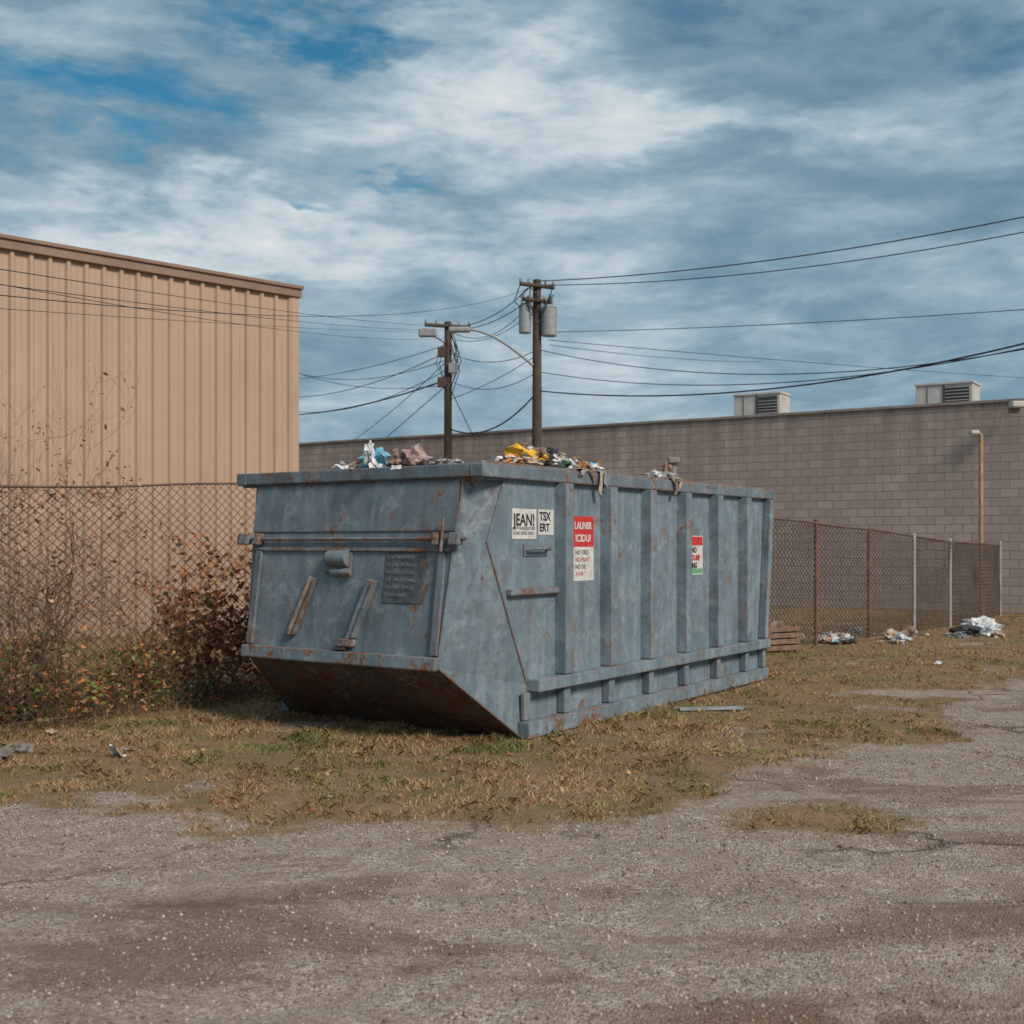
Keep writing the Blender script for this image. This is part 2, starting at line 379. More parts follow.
halfpipe('hook_drum',1.24,1.46,1.44,.07,paint_end)
halfpipe('hook_lip',1.20,1.42,1.325,.035,paint_end)
def fbar(name,va,za,vb,zb,w,off,mat,lift=.0):
    d=Vector((vb-va,zb-za)).normalized(); p=Vector((-d.y,d.x))*w/2
    c4=[(va+p.x,za+p.y),(va-p.x,za-p.y),(vb-p.x,zb-p.y),(vb+p.x,zb+p.y)]
    q=[fp(a_,z_,lift) for a_,z_ in c4]+[fp(a_,z_,off+lift) for a_,z_ in c4]
    mesh(name,q,[(0,1,2,3),(4,7,6,5),(0,4,5,1),(1,5,6,2),(2,6,7,3),(3,7,4,0)],mat,D,bevel=.006)
raw=simple('bare_rusty_steel',(.30,.235,.19),.85,.5,14)
fbar('brace_bar_1',1.64,1.28,1.84,.80,.045,.04,raw)
fbar('brace_bar_1_edge',1.59,1.27,1.78,.80,.02,.055,rusty)
fbar('brace_bar_2',.98,1.27,1.17,.76,.055,.05,paint)
fbar('brace_bar_2_edge',.93,1.26,1.1,.80,.02,.07,paint_end)
fbox('brace_foot',1.1,1.24,.73,.79,.07,rusty); fbox('patch_plate',1.16,1.3,.70,.727,.064,shaded_rust,.004)
plq=simple('worn_dark_plaque',(.085,.095,.105),.6,.45,14)
fbox('plaque',.46,.86,1.09,1.49,.008,plq,.002)
def text(name,body,loc,rot,size,mat,parent,sx=1.0,align='LEFT'):
    cu=bpy.data.curves.new(name,'FONT'); cu.body=body; cu.size=size; cu.align_x=align; cu.extrude=.0006; cu.offset=.003 if size>.07 else 0.0
    cu.materials.append(mat); o=bpy.data.objects.new(name,cu); o.location=loc; o.rotation_euler=rot; o.scale=(sx,1,1); return link(o,parent)
faded=simple('faded_print',(.25,.26,.27),.8,.6,30)
for i,t in enumerate(['CAUTION KEEP','CLEAR OF DOOR','WHEN LOADING','OR UNLOADING','DO NOT ENTER','CONTAINER']):
    z=1.44-i*.06
    text(f'plaque_text_{i+1}',t,fp(.835,z,.014),(math.radians(90),0,math.radians(-90)),.042,faded,D,.95)
def sticker(name,u0,u1,z0,z1,mat,off=.004,parent=None):
    return box(name,(u0,-.0005,z0),(u1,-off,z1),mat,D,0)
swh=simple('sticker_white',(.60,.60,.58),.5,.22,14); sred=simple('sticker_red',(.56,.035,.035),.5,.22,18); blk=simple('sticker_black',(.03,.03,.035),.6,.3); 
redtxt=simple('print_red',(.5,.05,.05),.5,.2); grn=simple('print_green',(.15,.35,.2),.6,.3)
sticker('sticker_white_1',-.12,.235,1.6,1.845,swh)
R90=(math.radians(90),0,0)
text('sticker_text_1','JEAN!',(-.10,-.0055,1.71),R90,.135,blk,D,.92)
text('sticker_text_1b','AUTHORIZED USE',(-.10,-.0055,1.675),R90,.036,blk,D,1.05)
text('sticker_text_1c','LOAD LEVEL ONLY',(-.10,-.0055,1.635),R90,.036,blk,D,.98)
sticker('sticker_white_2',.265,.5,1.635,1.845,swh)
text('sticker_text_2','TSX',(.28,-.0055,1.755),R90,.1,blk,D,.95)
text('sticker_text_2b','ERT',(.28,-.0055,1.665),R90,.09,blk,D,1.0)
sticker('sticker_red',.82,1.165,1.535,1.80,sred); sticker('sticker_white_3',.82,1.165,1.235,1.533,swh)
text('sticker_text_3','LAUNSR',(.835,-.0055,1.69),R90,.085,swh,D,.92)
text('sticker_text_3b','ICIDUI',(.85,-.0055,1.58),R90,.085,swh,D,1.05)
for i,t in enumerate(['NO TIRES','NO PAINT','NO OIL','24 HR']):
    text(f'sticker_text_3_{i}',t,(.85,-.0055,1.465-i*.062),R90,.055,[blk,redtxt,blk,redtxt][i],D,.95)
sticker('sticker_white_4',3.13,3.42,1.235,1.64,swh); box('sticker_red_band',(3.14,-.0045,1.54),(3.41,-.006,1.63),sred,D,0)
box('sticker_green_band',(3.14,-.0045,1.25),(3.41,-.006,1.30),grn,D,0)
for i,t in enumerate(['NO','DUMP','ING']): text(f'sticker_text_4_{i}',t,(3.155,-.006,1.465-i*.08),R90,.08,redtxt if i==1 else blk,D,.9)
# ---------------------------------------------------------------- trash
def crumple(name,loc,sc,mat,parent,seed,amp=.35,sub=3,flat=None):
    bm=bmesh.new(); bmesh.ops.create_icosphere(bm,subdivisions=sub,radius=1)
    off=Vector((seed*3.7,seed*1.3,seed*.7))
    for v_ in bm.verts:
        p=v_.co.copy(); a_=noise.fractal(p*1.3+off,1,2,3); c_=abs(noise.noise(p*3.1+off))
        v_.co=p*(1+amp*a_*1.4-amp*c_*.9)
        v_.co=Vector((v_.co.x*sc[0],v_.co.y*sc[1],v_.co.z*sc[2]))
    r=Matrix.Rotation(seed*1.7,3,'Z')
    for v_ in bm.verts: v_.co=r@v_.co+Vector(loc)
    me=bpy.data.meshes.new(name); bm.to_mesh(me); bm.free(); me.materials.append(mat)
    o=bpy.data.objects.new(name,me); return link(o,parent)
def sheet(name,loc,sx,sy,mat,parent,seed,amp=.05,rot=(0,0,0),n=10):
    vs=[];fs=[]; R=Matrix.Rotation(rot[2],3,'Z')@Matrix.Rotation(rot[1],3,'Y')@Matrix.Rotation(rot[0],3,'X')
    for j in range(n+1):
        for i in range(n+1):
            x=(i/n-.5)*sx*(1+.15*math.sin(j+seed)); y=(j/n-.5)*sy*(1+.15*math.cos(i*.8+seed))
            z=noise.fractal(Vector((x*7+seed,y*7,seed)),1,2,3)*amp
            vs.append(R@Vector((x,y,z))+Vector(loc))
    for j in range(n):
        for i in range(n):
            k=j*(n+1)+i; fs.append((k,k+1,k+n+2,k+n+1))
    return mesh(name,vs,fs,mat,parent)
tcol=dict(white=(.6,.62,.63),blue=(.20,.48,.64),grey=(.28,.28,.29),brown=(.22,.14,.10),yellow=(.8,.42,.03),orange=(.68,.25,.05),tan=(.44,.35,.26),dark=(.05,.05,.055),pink=(.36,.26,.24),green=(.08,.2,.1),red=(.36,.06,.05))
TM={k:simple('trash_'+k,c_,.5,.4,12) for k,c_ in tcol.items()}
T=D
vs=[];fs=[];nu,nv=90,40
for j in range(nv+1):
    for i in range(nu+1):
        u=-.42+i/nu*5.55; vv_=.09+j/nv*2.42
        e=min(1,min(vv_,Wd-vv_)/.45,(u+.5)/.35)
        hgt=2.0+.13*e+.10*fbm(u,vv_,1.6,2)*e+.07*fbm(u,vv_,6,4)-.02*max(0,u-2.2)
        vs.append((u,vv_,hgt))
for j in range(nv):
    for i in range(nu):
        k=j*(nu+1)+i; fs.append((k,k+1,k+nu+2,k+nu+1))
mesh('trash_fill',vs,fs,simple('mixed_refuse',(.16,.13,.11),.8,.6,9),T)
def trash_at(px,py,v_,key,sc,seed,kind='c',amp=.4):
    k=(px-512)/F; u=(k*(O.y+.566*v_)-(O.x-.825*v_))/(.566-k*.825); Yw=O.y+.825*u+.566*v_
    z=H-(py-HY)/F*Yw-.025
    if kind=='c': crumple(f'trash_{key}_{seed}',(u,v_,z),sc,TM[key],T,seed,amp)
    else: sheet(f'trash_{key}_{seed}',(u,v_,z),sc[0],sc[1],TM[key],T,seed,.06,(sc[2]*.9,sc[2]*.4,seed))
items=[(374,461,1.55,'blue',(.14,.11,.10)),(369,451,1.5,'white',(.04,.04,.09)),(379,456,1.6,'blue',(.07,.06,.08)),
(411,459,1.1,'pink',(.16,.12,.10)),(400,463,1.15,'brown',(.1,.08,.06)),(421,461,1.05,'grey',(.11,.09,.07)),
(343,469,1.8,'white',(.08,.06,.035)),(355,468,1.7,'tan',(.08,.06,.04)),(445,464,.9,'grey',(.13,.09,.035)),(455,463,.85,'white',(.08,.06,.03)),(432,465,1.,'dark',(.1,.08,.04)),
(508,462,.5,'white',(.1,.08,.05)),(500,464,.55,'tan',(.08,.07,.05)),(523,456,.55,'yellow',(.15,.12,.08)),(515,462,.35,'orange',(.09,.07,.05)),
(534,453,.6,'white',(.09,.08,.06)),(541,456,.5,'brown',(.1,.08,.07)),(548,460,.4,'yellow',(.07,.06,.04)),(556,462,.35,'white',(.1,.07,.045)),(532,462,.3,'tan',(.1,.07,.04)),
(563,464,.3,'green',(.08,.06,.04)),(571,464,.35,'white',(.07,.06,.05)),(578,466,.3,'tan',(.06,.05,.04)),(585,467,.25,'brown',(.07,.06,.04)),(594,469,.2,'white',(.06,.05,.04)),(545,464,.25,'dark',(.12,.07,.04)),(526,449,.7,'brown',(.07,.05,.05)),
(551,451,.7,'dark',(.08,.05,.04)),(560,457,.6,'tan',(.06,.05,.04)),
(655,475,.2,'white',(.1,.07,.045)),(668,477,.2,'grey',(.09,.07,.05)),(667,470,.25,'brown',(.05,.05,.10)),(677,481,.15,'tan',(.06,.05,.04))]
for i,(px,py,v_,k,sc) in enumerate(items): trash_at(px,py,v_,k,sc,i+1,amp=.6)
for i in range(64):
    if i%3: px=random.uniform(496,602); v_=random.uniform(.15,.9); py=464+ (px-496)*.045-random.uniform(0,8)
    else: px=random.uniform(340,465); v_=random.uniform(.7,1.6); py=467-random.uniform(0,5)
    s_=random.uniform(.05,.12)
    trash_at(px,py,v_,random.choice(['white','tan','brown','grey','white','orange','dark','blue','brown','tan']),(s_,s_*.8,random.uniform(.3,1.4)),100+i,'s')
def hang(u,w,ln,key,seed):
    vs=[];fs=[];n=12
    for j in range(n+1):
        t=j/n
        for i in range(4):
            x=u+(i/3-.5)*w*(1-.4*t)+.03*math.sin(t*5+seed)
            if t<.3: y=.12-.62*t; z=2.21+.01*math.sin(i*2)
            else: y=-.075-.02*abs(math.sin(i*1.9+t*6+seed)); z=2.21-(t-.3)/.7*ln
            vs.append((x,y-.0,z))
    for j in range(n):
        for i in range(3):
            k=j*4+i; fs.append((k,k+1,k+5,k+4))
    mesh(f'hanging_{key}_{seed}',vs,fs,TM[key],T,smooth=True)
hang(1.17,.07,.22,'tan',1); hang(1.25,.05,.16,'grey',2); hang(1.02,.06,.1,'brown',3); hang(2.62,.08,.17,'brown',4); hang(2.72,.05,.1,'tan',5); hang(.85,.12,.06,'grey',6)

# ---------------------------------------------------------------- tan metal building
th=math.atan2(.6784,.7347)
B=empty('metal_warehouse',(-4.09,22,0),th)
m,nt,b=new_mat('tan_corrugated_metal'); v=mapped(nt)
n1=nz(nt,v,.6,4,.6); n2=nz(nt,mapped(nt,(2.5,2.5,.12)),2,4,.6); n3=nz(nt,v,1.1,7,.6,1.8)
c=mixc(nt,ramp(nt,n1,[(.3,0.),(.7,1.)]),(.43,.30,.215),(.485,.345,.25))
c=mixc(nt,ramp(nt,n2,[(.5,0.),(.8,.5)]),c,(.36,.245,.18))
ln=ramp(nt,n3,[(.495,0.),(.5,.5),(.505,0.)]); c=mixc(nt,math_(nt,'MULTIPLY',ln,.35),c,(.27,.19,.15))
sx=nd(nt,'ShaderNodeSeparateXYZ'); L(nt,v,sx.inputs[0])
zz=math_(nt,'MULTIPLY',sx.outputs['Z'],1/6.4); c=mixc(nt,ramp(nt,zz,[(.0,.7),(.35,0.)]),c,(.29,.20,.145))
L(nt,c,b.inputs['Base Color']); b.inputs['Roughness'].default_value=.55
bump(nt,b,nz(nt,v,.8,3,.5),.25,.08)
tan=m
BH=6.22; prof=[]; pitch=.30
xx=-26.0
while xx<-.02:
    prof+=[(xx,0),(xx+.03,-.05),(xx+.08,-.05),(xx+.11,0),(xx+.2,0),(xx+.205,-.006),(xx+.215,-.006),(xx+.22,0)]
    xx+=pitch
prof.append((0,0))
vs=[];fs=[]
for (px_,py_) in prof: vs+=[(px_,py_,0),(px_,py_,BH)]
for i in range(len(prof)-1): fs.append((2*i,2*i+2,2*i+3,2*i+1))
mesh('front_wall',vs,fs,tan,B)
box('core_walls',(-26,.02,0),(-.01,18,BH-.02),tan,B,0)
trim=simple('brown_trim',(.26,.17,.125),.5,.15,2)
box('roof_fascia',(-26.1,-.10,BH),(.07,.25,BH+.2),trim,B,.01)
box('roof_slab',(-26,.25,BH+.0),(.0,18,BH+.12),trim,B,0)
box('gutter_lip',(-26.1,-.14,BH+.15),(.09,-.10,BH+.215),trim,B,.01)
box('corner_trim',(-.13,-.06,0),(.03,-.003,BH),tan,B,.008)
box('corner_trim_side',(.0,-.003,0),(.03,.15,BH),tan,B,.004)
# ---------------------------------------------------------------- block building
wa=math.atan2(-.539,.842)
C_=empty('block_building',(11.0,26.2,0),wa)
m,nt,b=new_mat('concrete_block'); v=mapped(nt)
sx=nd(nt,'ShaderNodeSeparateXYZ'); L(nt,v,sx.inputs[0]); cb=nd(nt,'ShaderNodeCombineXYZ')
L(nt,sx.outputs['X'],cb.inputs[0]); L(nt,sx.outputs['Z'],cb.inputs[1])
br=nd(nt,'ShaderNodeTexBrick'); L(nt,cb.outputs[0],br.inputs['Vector'])
br.inputs['Scale'].default_value=1; br.inputs['Brick Width'].default_value=.4; br.inputs['Row Height'].default_value=.2; br.inputs['Mortar Size'].default_value=.013; br.inputs['Mortar Smooth'].default_value=.3; br.inputs['Bias'].default_value=0
br.inputs['Color1'].default_value=(.36,.30,.27,1); br.inputs['Color2'].default_value=(.52,.445,.40,1); br.inputs['Mortar'].default_value=(.22,.18,.16,1)
st=nz(nt,mapped(nt,(.6,.6,.35)),.8,5,.65,.4); c=mixc(nt,ramp(nt,st,[(.35,0.),(.65,.6)]),br.outputs['Color'],(.28,.23,.205))
st2=nz(nt,mapped(nt,(2.5,2.5,.2)),1.2,4,.6)
zt=ramp(nt,math_(nt,'MULTIPLY',sx.outputs['Z'],1/4.81),[(.5,0.),(1.,.85)])
c=mixc(nt,math_(nt,'MULTIPLY',zt,ramp(nt,st2,[(.38,0.),(.6,1.)])),c,(.19,.155,.14))
c=mixc(nt,.25,c,mixc(nt,nz(nt,v,7,4,.75),(.17,.14,.125),(.60,.51,.46)))
L(nt,c,b.inputs['Base Color']); b.inputs['Roughness'].default_value=.92
bump(nt,b,math_(nt,'SUBTRACT',math_(nt,'MULTIPLY',nz(nt,v,20,3,.6),.3),br.outputs['Fac']),.7,.014)
blk_mat=m
box('walls',(-40,0,0),(16,22,4.62),blk_mat,C_,0)
box('parapet_front',(-40,-.003,4.6),(16,.25,4.74),blk_mat,C_,0)
cop=simple('coping_metal',(.26,.225,.205),.6,.3,1.5)
for i in range(14):
    x0=-40+i*4.0; box(f'coping_{i+1}',(x0+.006,-.05,4.74+.004*(i%2)),(x0+3.994,.3,4.81+.006*(i%2)),cop,C_,.01)
acm=simple('ac_grey_metal',(.5,.49,.46),.6,.2,3); acd=simple('ac_dark_grille',(.05,.05,.055),.7,.3)
def ac(px_x,py_y,w,d,zt_,nm):
    z0=4.62
    A=empty(nm,(11.0+px_x*.842+py_y*.539,26.2-px_x*.539+py_y*.842,0),wa)
    box('cabinet',(-w/2,0,z0+.12),(w/2,d,zt_-.06),acm,A,.02)
    box('top_lid',(-w/2-.03,-.03,zt_-.06),(w/2+.03,d+.03,zt_),acm,A,.01)
    box('base_rail_1',(-w/2+.1,.1,z0),(-w/2+.2,d-.1,z0+.12),acd,A,0); box('base_rail_2',(w/2-.2,.1,z0),(w/2-.1,d-.1,z0+.12),acd,A,0)
    box('fan_panel',(w*.02,-.012,z0+.3),(w*.44,-.001,zt_-.12),acd,A,0)
    for i in range(6): box(f'grille_bar_{i+1}',(w*.03,-.03,z0+.36+i*.08),(w*.43,-.014,z0+.375+i*.08),acm,A,0)
    box('divider',(w*-.02,-.02,z0+.12),(w*.01,-.001,zt_-.06),acd,A,0)
    box('access_panel_seam',(-w*.3,-.012,z0+.3),(-w*.29,-.001,zt_-.1),acd,A,0)
ac(-6.49,2.0,1.3,.8,5.63,'rooftop_ac_unit'); ac(-1.6,1.8,1.35,.85,5.53,'rooftop_ac_unit')
vent=empty('wall_vent_pipe'); p=W(672,29.6,470)
cyl('elbow',(p.x,p.y-.2,p.z-.3),.09,.45,cop,vent); box('hood',(p.x-.14,p.y-.36,p.z+.15),(p.x+.16,p.y+.4,p.z+.3),cop,vent,.03)
p=W(1013,25.8,408); wl=empty('wall_light')
box('back_plate',(p.x-.12,p.y-.12,p.z-.12),(p.x+.12,p.y-.02,p.z+.12),cop,wl,.01); box('lamp_housing',(p.x-.16,p.y-.35,p.z-.02),(p.x+.16,p.y-.12,p.z+.12),acm,wl,.03)
pl=empty('lamp_post'); p=W(981,25.2); ztop=H-(434-HY)/F*25.2
tanpole=simple('tan_painted_pole',(.42,.27,.16),.6,.25)
cyl('shaft',(p.x,p.y,-.05),.045,ztop+.05,tanpole,pl,14); box('base',(p.x-.12,p.y-.12,-.02),(p.x+.12,p.y+.12,.05),tanpole,pl,.01)
tube('arm',[(p.x,p.y,ztop-.02),(p.x-.06,p.y-.02,ztop+.03),(p.x-.13,p.y-.05,ztop+.04)],.025,tanpole,pl)
box('lamp_head',(p.x-.26,p.y-.14,ztop-.01),(p.x-.08,p.y+.06,ztop+.07),acm,pl,.02)
# ---------------------------------------------------------------- chain link fences
wire=simple('rusty_chain_link',(.10,.075,.06),.7,.4,3,0.2); railm=simple('rusted_fence_rail',(.14,.09,.065),.8,.4,6)
postr=simple('rusty_post',(.16,.08,.05),.85,.4,6); postg=simple('galvanised_post',(.36,.35,.33),.5,.25,5)
def path_eval(pts):
    P=np.array([(p[0],p[1]) for p in pts]); Hh=np.array([p[2] for p in pts])
    d=np.r_[0,np.cumsum(np.linalg.norm(np.diff(P,axis=0),axis=1))]
    def f(s): return np.interp(s,d,P[:,0]),np.interp(s,d,P[:,1]),np.interp(s,d,Hh)
    return f,d[-1]
def fence(name,pts,posts,pm,p=.042,r=.0028,rail_r=.012,seed=0,vs_=1.0):
    root=empty(name); f,Ln=path_eval(pts)
    A=[];Bb=[]
    nw=int(Ln/p); nh=int(max(q[2] for q in pts)/(p*vs_))
    j=np.arange(nh+1)
    nrm=np.array([.8,-.6])
    for k in range(nw):
        s=k*p+p*((j+k)%2); X,Yy,Hh=f(np.minimum(s,Ln)); z=.02+(j/nh)*(Hh-.02)
        bul=np.array([noise.noise(Vector((s_*.9,z_*1.1,seed)))*.06 for s_,z_ in zip(s[:1].repeat(len(j)),z)])
        dz=np.array([noise.noise(Vector((s_*.6,2.2,seed)))*.03 for s_ in s])*(z/2)
        jj_=((j%2)-.5)*.006
        Q=np.stack([X+nrm[0]*(bul+jj_),Yy+nrm[1]*(bul+jj_),z+dz],1)
        A.append(Q[:-1]);Bb.append(Q[1:])
    segs('mesh_wires',np.concatenate(A),np.concatenate(Bb),r,wire,root)
    rp=[]
    for s in np.arange(0,Ln,.3):
        X,Yy,Hh=f(s); rp.append((X,Yy,Hh+.03*noise.noise(Vector((s*.6,2.2,seed)))*Hh/2))
    X,Yy,Hh=f(Ln); rp.append((X,Yy,Hh))
    tube('top_rail',rp,rail_r,railm,root,2)
    rp2=[(a_,b_,.08) for a_,b_,_ in rp]; tube('bottom_wire',rp2,.004,railm,root,1)
    for i,(x,y,h,mt) in enumerate(posts):
        cyl(f'post_{i+1}',(x,y,-.05),.03,h+.05,mt,root,12); cyl(f'post_cap_{i+1}',(x,y,h),.036,.03,mt,root,12,r2=.015)
    return root
def FP(px,Y,py): v_=W(px,Y,py); return (v_.x,v_.y,v_.z)
lf=[(-8.2,4.6,1.95),FP(0,9.6,487),FP(120,10.5,485),FP(245,11.7,482),(-.55,14.2,2.15),(.3,15.4,2.1)]
fence('chain_link_fence',lf,[(-6.5,6.75,2.05,postr),(-2.3,12.15,2.2,postr),(.3,15.4,2.12,postr)],postr,p=.05,r=.0040,rail_r=.011,seed=1,vs_=.85)
rf=[(.3,15.4,2.1),(3.2,16.6,1.98),FP(770,17.4,519),FP(816,18.4,522),FP(869,19.4,530),FP(914,20.4,536),FP(950,21.8,541),FP(1000,25.3,545)]
pr=[(rf[3][0],rf[3][1],rf[3][2]+.03,postr),(rf[4][0],rf[4][1],rf[4][2]+.02,postr),(rf[5][0],rf[5][1],rf[5][2]+.02,postg),(rf[6][0],rf[6][1],rf[6][2]+.02,postg),(rf[7][0],rf[7][1],rf[7][2]+.05,postg)]
fence('chain_link_fence',rf,pr,postr,p=.05,r=.0065,rail_r=.02,seed=5)
# ---------------------------------------------------------------- twigs, bushes
twm=simple('dry_vine_bark',(.16,.10,.07),.9,.3)
def vines(name,starts,n,ln,up,r0,seed,leafcol,leafn,lsz,spread=.5,leafstart=.2,z0=0.0):
    root=empty(name); rr=random.Random(seed); A=[];B=[];RA=[];RB=[];tips=[]
    def grow(p,d,l,r,depth):
        steps=max(3,int(l/.06))
        for i in range(steps):
            d=(d+Vector((rr.gauss(0,.22),rr.gauss(0,.22),rr.gauss(0,.18)+up*.05))).normalized()
            q=p+d*(l/steps); r2=r*(1-.6/steps)
            A.append(p);B.append(q);RA.append(r);RB.append(r2); p=q;r=max(.0012,r2)
            if i>steps*leafstart: tips.append(p.copy())
            if depth<3 and rr.random()<.20:
                grow(p,(d+Vector((rr.gauss(0,spread),rr.gauss(0,spread),rr.gauss(0,spread)))).normalized(),l*.55,r*.65,depth+1)
    for _ in range(n):
        s=rr.choice(starts); grow(Vector((s[0]+rr.gauss(0,s[2]),s[1]+rr.gauss(0,s[2]*.5),z0)),Vector((rr.gauss(0,.35),rr.gauss(0,.2),1 if z0==0 else rr.gauss(0,.3))).normalized(),ln*rr.uniform(.5,1.1),r0*rr.uniform(.6,1.2),0)
    segs('stems',[tuple(a) for a in A],[tuple(a) for a in B],RA,twm,root,3,r2=RB)
    if leafn:
        n_=min(leafn,len(tips)*6); V=[];C=[]
        for _ in range(n_):
            t=rr.choice(tips)+Vector((rr.gauss(0,.025),rr.gauss(0,.025),rr.gauss(0,.025)))
            a_=Vector((rr.gauss(0,1),rr.gauss(0,1),rr.gauss(0,.6))).normalized(); b_=a_.cross(Vector((rr.gauss(0,1),rr.gauss(0,1),rr.gauss(0,1)))).normalized()
            s_=lsz*rr.uniform(.5,1.3)
            V+=[t,t+a_*s_*.5+b_*s_*.32,t+a_*s_,t+a_*s_*.5-b_*s_*.32]
            cc=rr.choice(leafcol);k=rr.uniform(.6,1.3); C+=[(cc[0]*k,cc[1]*k,cc[2]*k)]*4
        V=np.array([tuple(q) for q in V]); Fc=(np.arange(n_)*4)[:,None]+np.array([[0,1,2,3]])
        rawmesh('leaves',V,Fc,attr_mat('leaf_'+name,.7),root,col=np.array(C))
    return root
RED=[(.50,.17,.07),(.58,.25,.10),(.36,.13,.06),(.48,.28,.13),(.28,.11,.055)]
BRN=[(.34,.20,.12),(.43,.26,.15),(.23,.14,.085),(.42,.19,.09)]
GR=[(.11,.15,.04),(.17,.19,.06),(.22,.21,.07),(.30,.15,.07)]
p1=W(208,12.1); vines('autumn_shrub',[(p1.x,p1.y,.22),(p1.x+.2,p1.y+.1,.2),(p1.x-.15,p1.y+.2,.22)],22,1.3,.8,.006,3,RED,3000,.075,.7,.3)
p2=W(28,10.0); vines('dead_vine',[(p2.x,p2.y,.07)],14,2.3,1.8,.009,4,BRN,700,.05,.4,.3)
p2=W(75,10.9); vines('dead_vine',[(p2.x,p2.y,.4),(p2.x-.5,p2.y-.1,.3)],8,2.0,1.0,.004,5,BRN,300,.045,.5,.4)
p2=W(150,11.6); vines('dead_vine',[(p2.x,p2.y,.5)],9,1.6,1.,.004,15,BRN+RED,450,.05,.5,.3)
for i,px_ in enumerate((8,40,75,105)):
    Yy=9.6+.0075*px_; p2=W(px_,Yy); vines('dead_vine',[(p2.x,p2.y,.12)],7,.45,-.6,.003,60+i,BRN,90,.04,.8,.2,2.03)
for i,(px_,Yy) in enumerate(((10,9.9),(45,10.2),(95,10.6),(140,11.2),(180,11.6))):
    p2=W(px_,Yy); vines('weeds',[(p2.x,p2.y,.3),(p2.x-.4,p2.y-.1,.3)],18,.5 if i else .8,.6,.0035,20+i,GR+GR[:2]+BRN[:2]+RED[:2],1150,.05,.7,.1)
p2=W(280,10.9); vines('weeds',[(p2.x,p2.y,.15),(p2.x+.35,p2.y+.0,.12)],12,.28,.6,.004,40,RED+GR,420,.04,.7,.1)
pts=[];cols=[];hs=[];ws=[]
for _ in range(36000):
    x=rng.uniform(-9,1);y=rng.uniform(8.5,21)
    fy=np.interp(x,[q[0] for q in lf],[q[1] for q in lf])
    d=y-fy
    if d<-.35 or abs(x)>y*.47+1: continue
    if d<.2 and rng.random()<.35: continue
    tall=.05+.18*rng.random()**2*(1 if d<2 else .6)*(1+fbm(x,y,1.1,3))
    if d<0: tall*=.5
    pts.append((x,y,gh(x,y)-.003));hs.append(max(.03,tall));ws.append(.008)
    gnn=fbm(x,y,.9,6)
    c=random.choice(GR[:3]) if rng.random()<.4+gnn else random.choice(DRY+BRN[:2]); k=.6+.5*rng.random(); cols.append((c[0]*k,c[1]*k,c[2]*k))
blades('tall_weedy_grass',np.array(pts),np.array(hs),np.array(ws),np.array(cols),grass_mat,.6)
V=[];C=[];n_=0
for _ in range(1900):
    x=rng.uniform(-5,8);y=6.2+rng.random()**1.3*14
    if abs(x)>y*.47+.3 or grassmask(x,y)<.45 : continue
    z=gh(x,y)+.02; a_=rng.uniform(0,6.28); s_=rng.uniform(.012,.028)
    d1=np.array([math.cos(a_),math.sin(a_),rng.normal(0,.3)])*s_; d2=np.array([-math.sin(a_),math.cos(a_),rng.normal(0,.3)])*s_*.6
    q=np.array([x,y,z]); V+=[q-d1,q+d2,q+d1,q-d2]; cc=random.choice(RED[2:]+BRN); C+=[cc]*4; n_+=1
rawmesh('fallen_leaves',np.array(V),(np.arange(n_)*4)[:,None]+np.array([[0,1,2,3]]),attr_mat('fallen_leaf',.8),col=np.array(C))
# ---------------------------------------------------------------- rocks and litter
rockm=simple('rock_grey',(.20,.18,.165),.9,.35,10)
for i,(px_,py_,s_) in enumerate(((3,757,.10),(24,751,.07),(-16,762,.13),(12,748,.05))):
    Yy=F*H/(py_-HY); p=W(px_,Yy); crumple('rock',(p.x,p.y,s_*.25),(s_,s_*.8,s_*.6),rockm,None,i+3,.4,2)
def litter(name,px_,py_,s_,key,seed,kind='s'):
    Yy=F*H/(py_-HY); p=W(px_,Yy)
    if kind=='s': sheet(name,(p.x,p.y,s_*.15+.02),s_,s_*.7,TM[key],None,seed,.12*s_/.15*.5,(.2,.15,seed))
    else: crumple(name,(p.x,p.y,s_*.35),(s_,s_*.7,s_*.5),TM[key],None,seed,.6)
litter('paper_litter',118,757,.17,'white',2); litter('paper_litter',128,754,.1,'grey',3)
litter('paper_litter',515,799,.05,'orange',4); litter('paper_litter',534,789,.03,'tan',5,'c'); litter('paper_litter',330,800,.03,'tan',6); litter('paper_litter',640,733,.08,'white',7)
litter('paper_litter',160,745,.06,'tan',9); litter('paper_litter',938,665,.1,'white',10); litter('paper_litter',52,735,.08,'tan',12)
for i in range(48):
    px_=random.choice([random.uniform(800,950),random.uniform(825,860),random.uniform(880,912)]); py_=random.uniform(633,644)
    litter('plastic_bag_litter' if i%2 else 'paper_litter',px_,py_,random.uniform(.06,.18),random.choice(['white','tan','grey','tan','dark','blue','brown','white']),50+i,'c' if i%2 else 's')
for i,(px_,py_,s_,k) in enumerate(((980,634,.34,'white'),(968,637,.24,'dark'),(990,636,.22,'white'),(985,630,.28,'white'),(998,638,.14,'tan'),(972,636,.16,'blue'),(960,639,.14,'grey'))):
    litter('garbage_bag',px_,py_,s_,k,80+i,'c')
woodm=simple('old_wood',(.20,.13,.09),.85,.4,9)
p=W(774,17.0); cr=empty('wooden_crate',(p.x,p.y,0),.5)
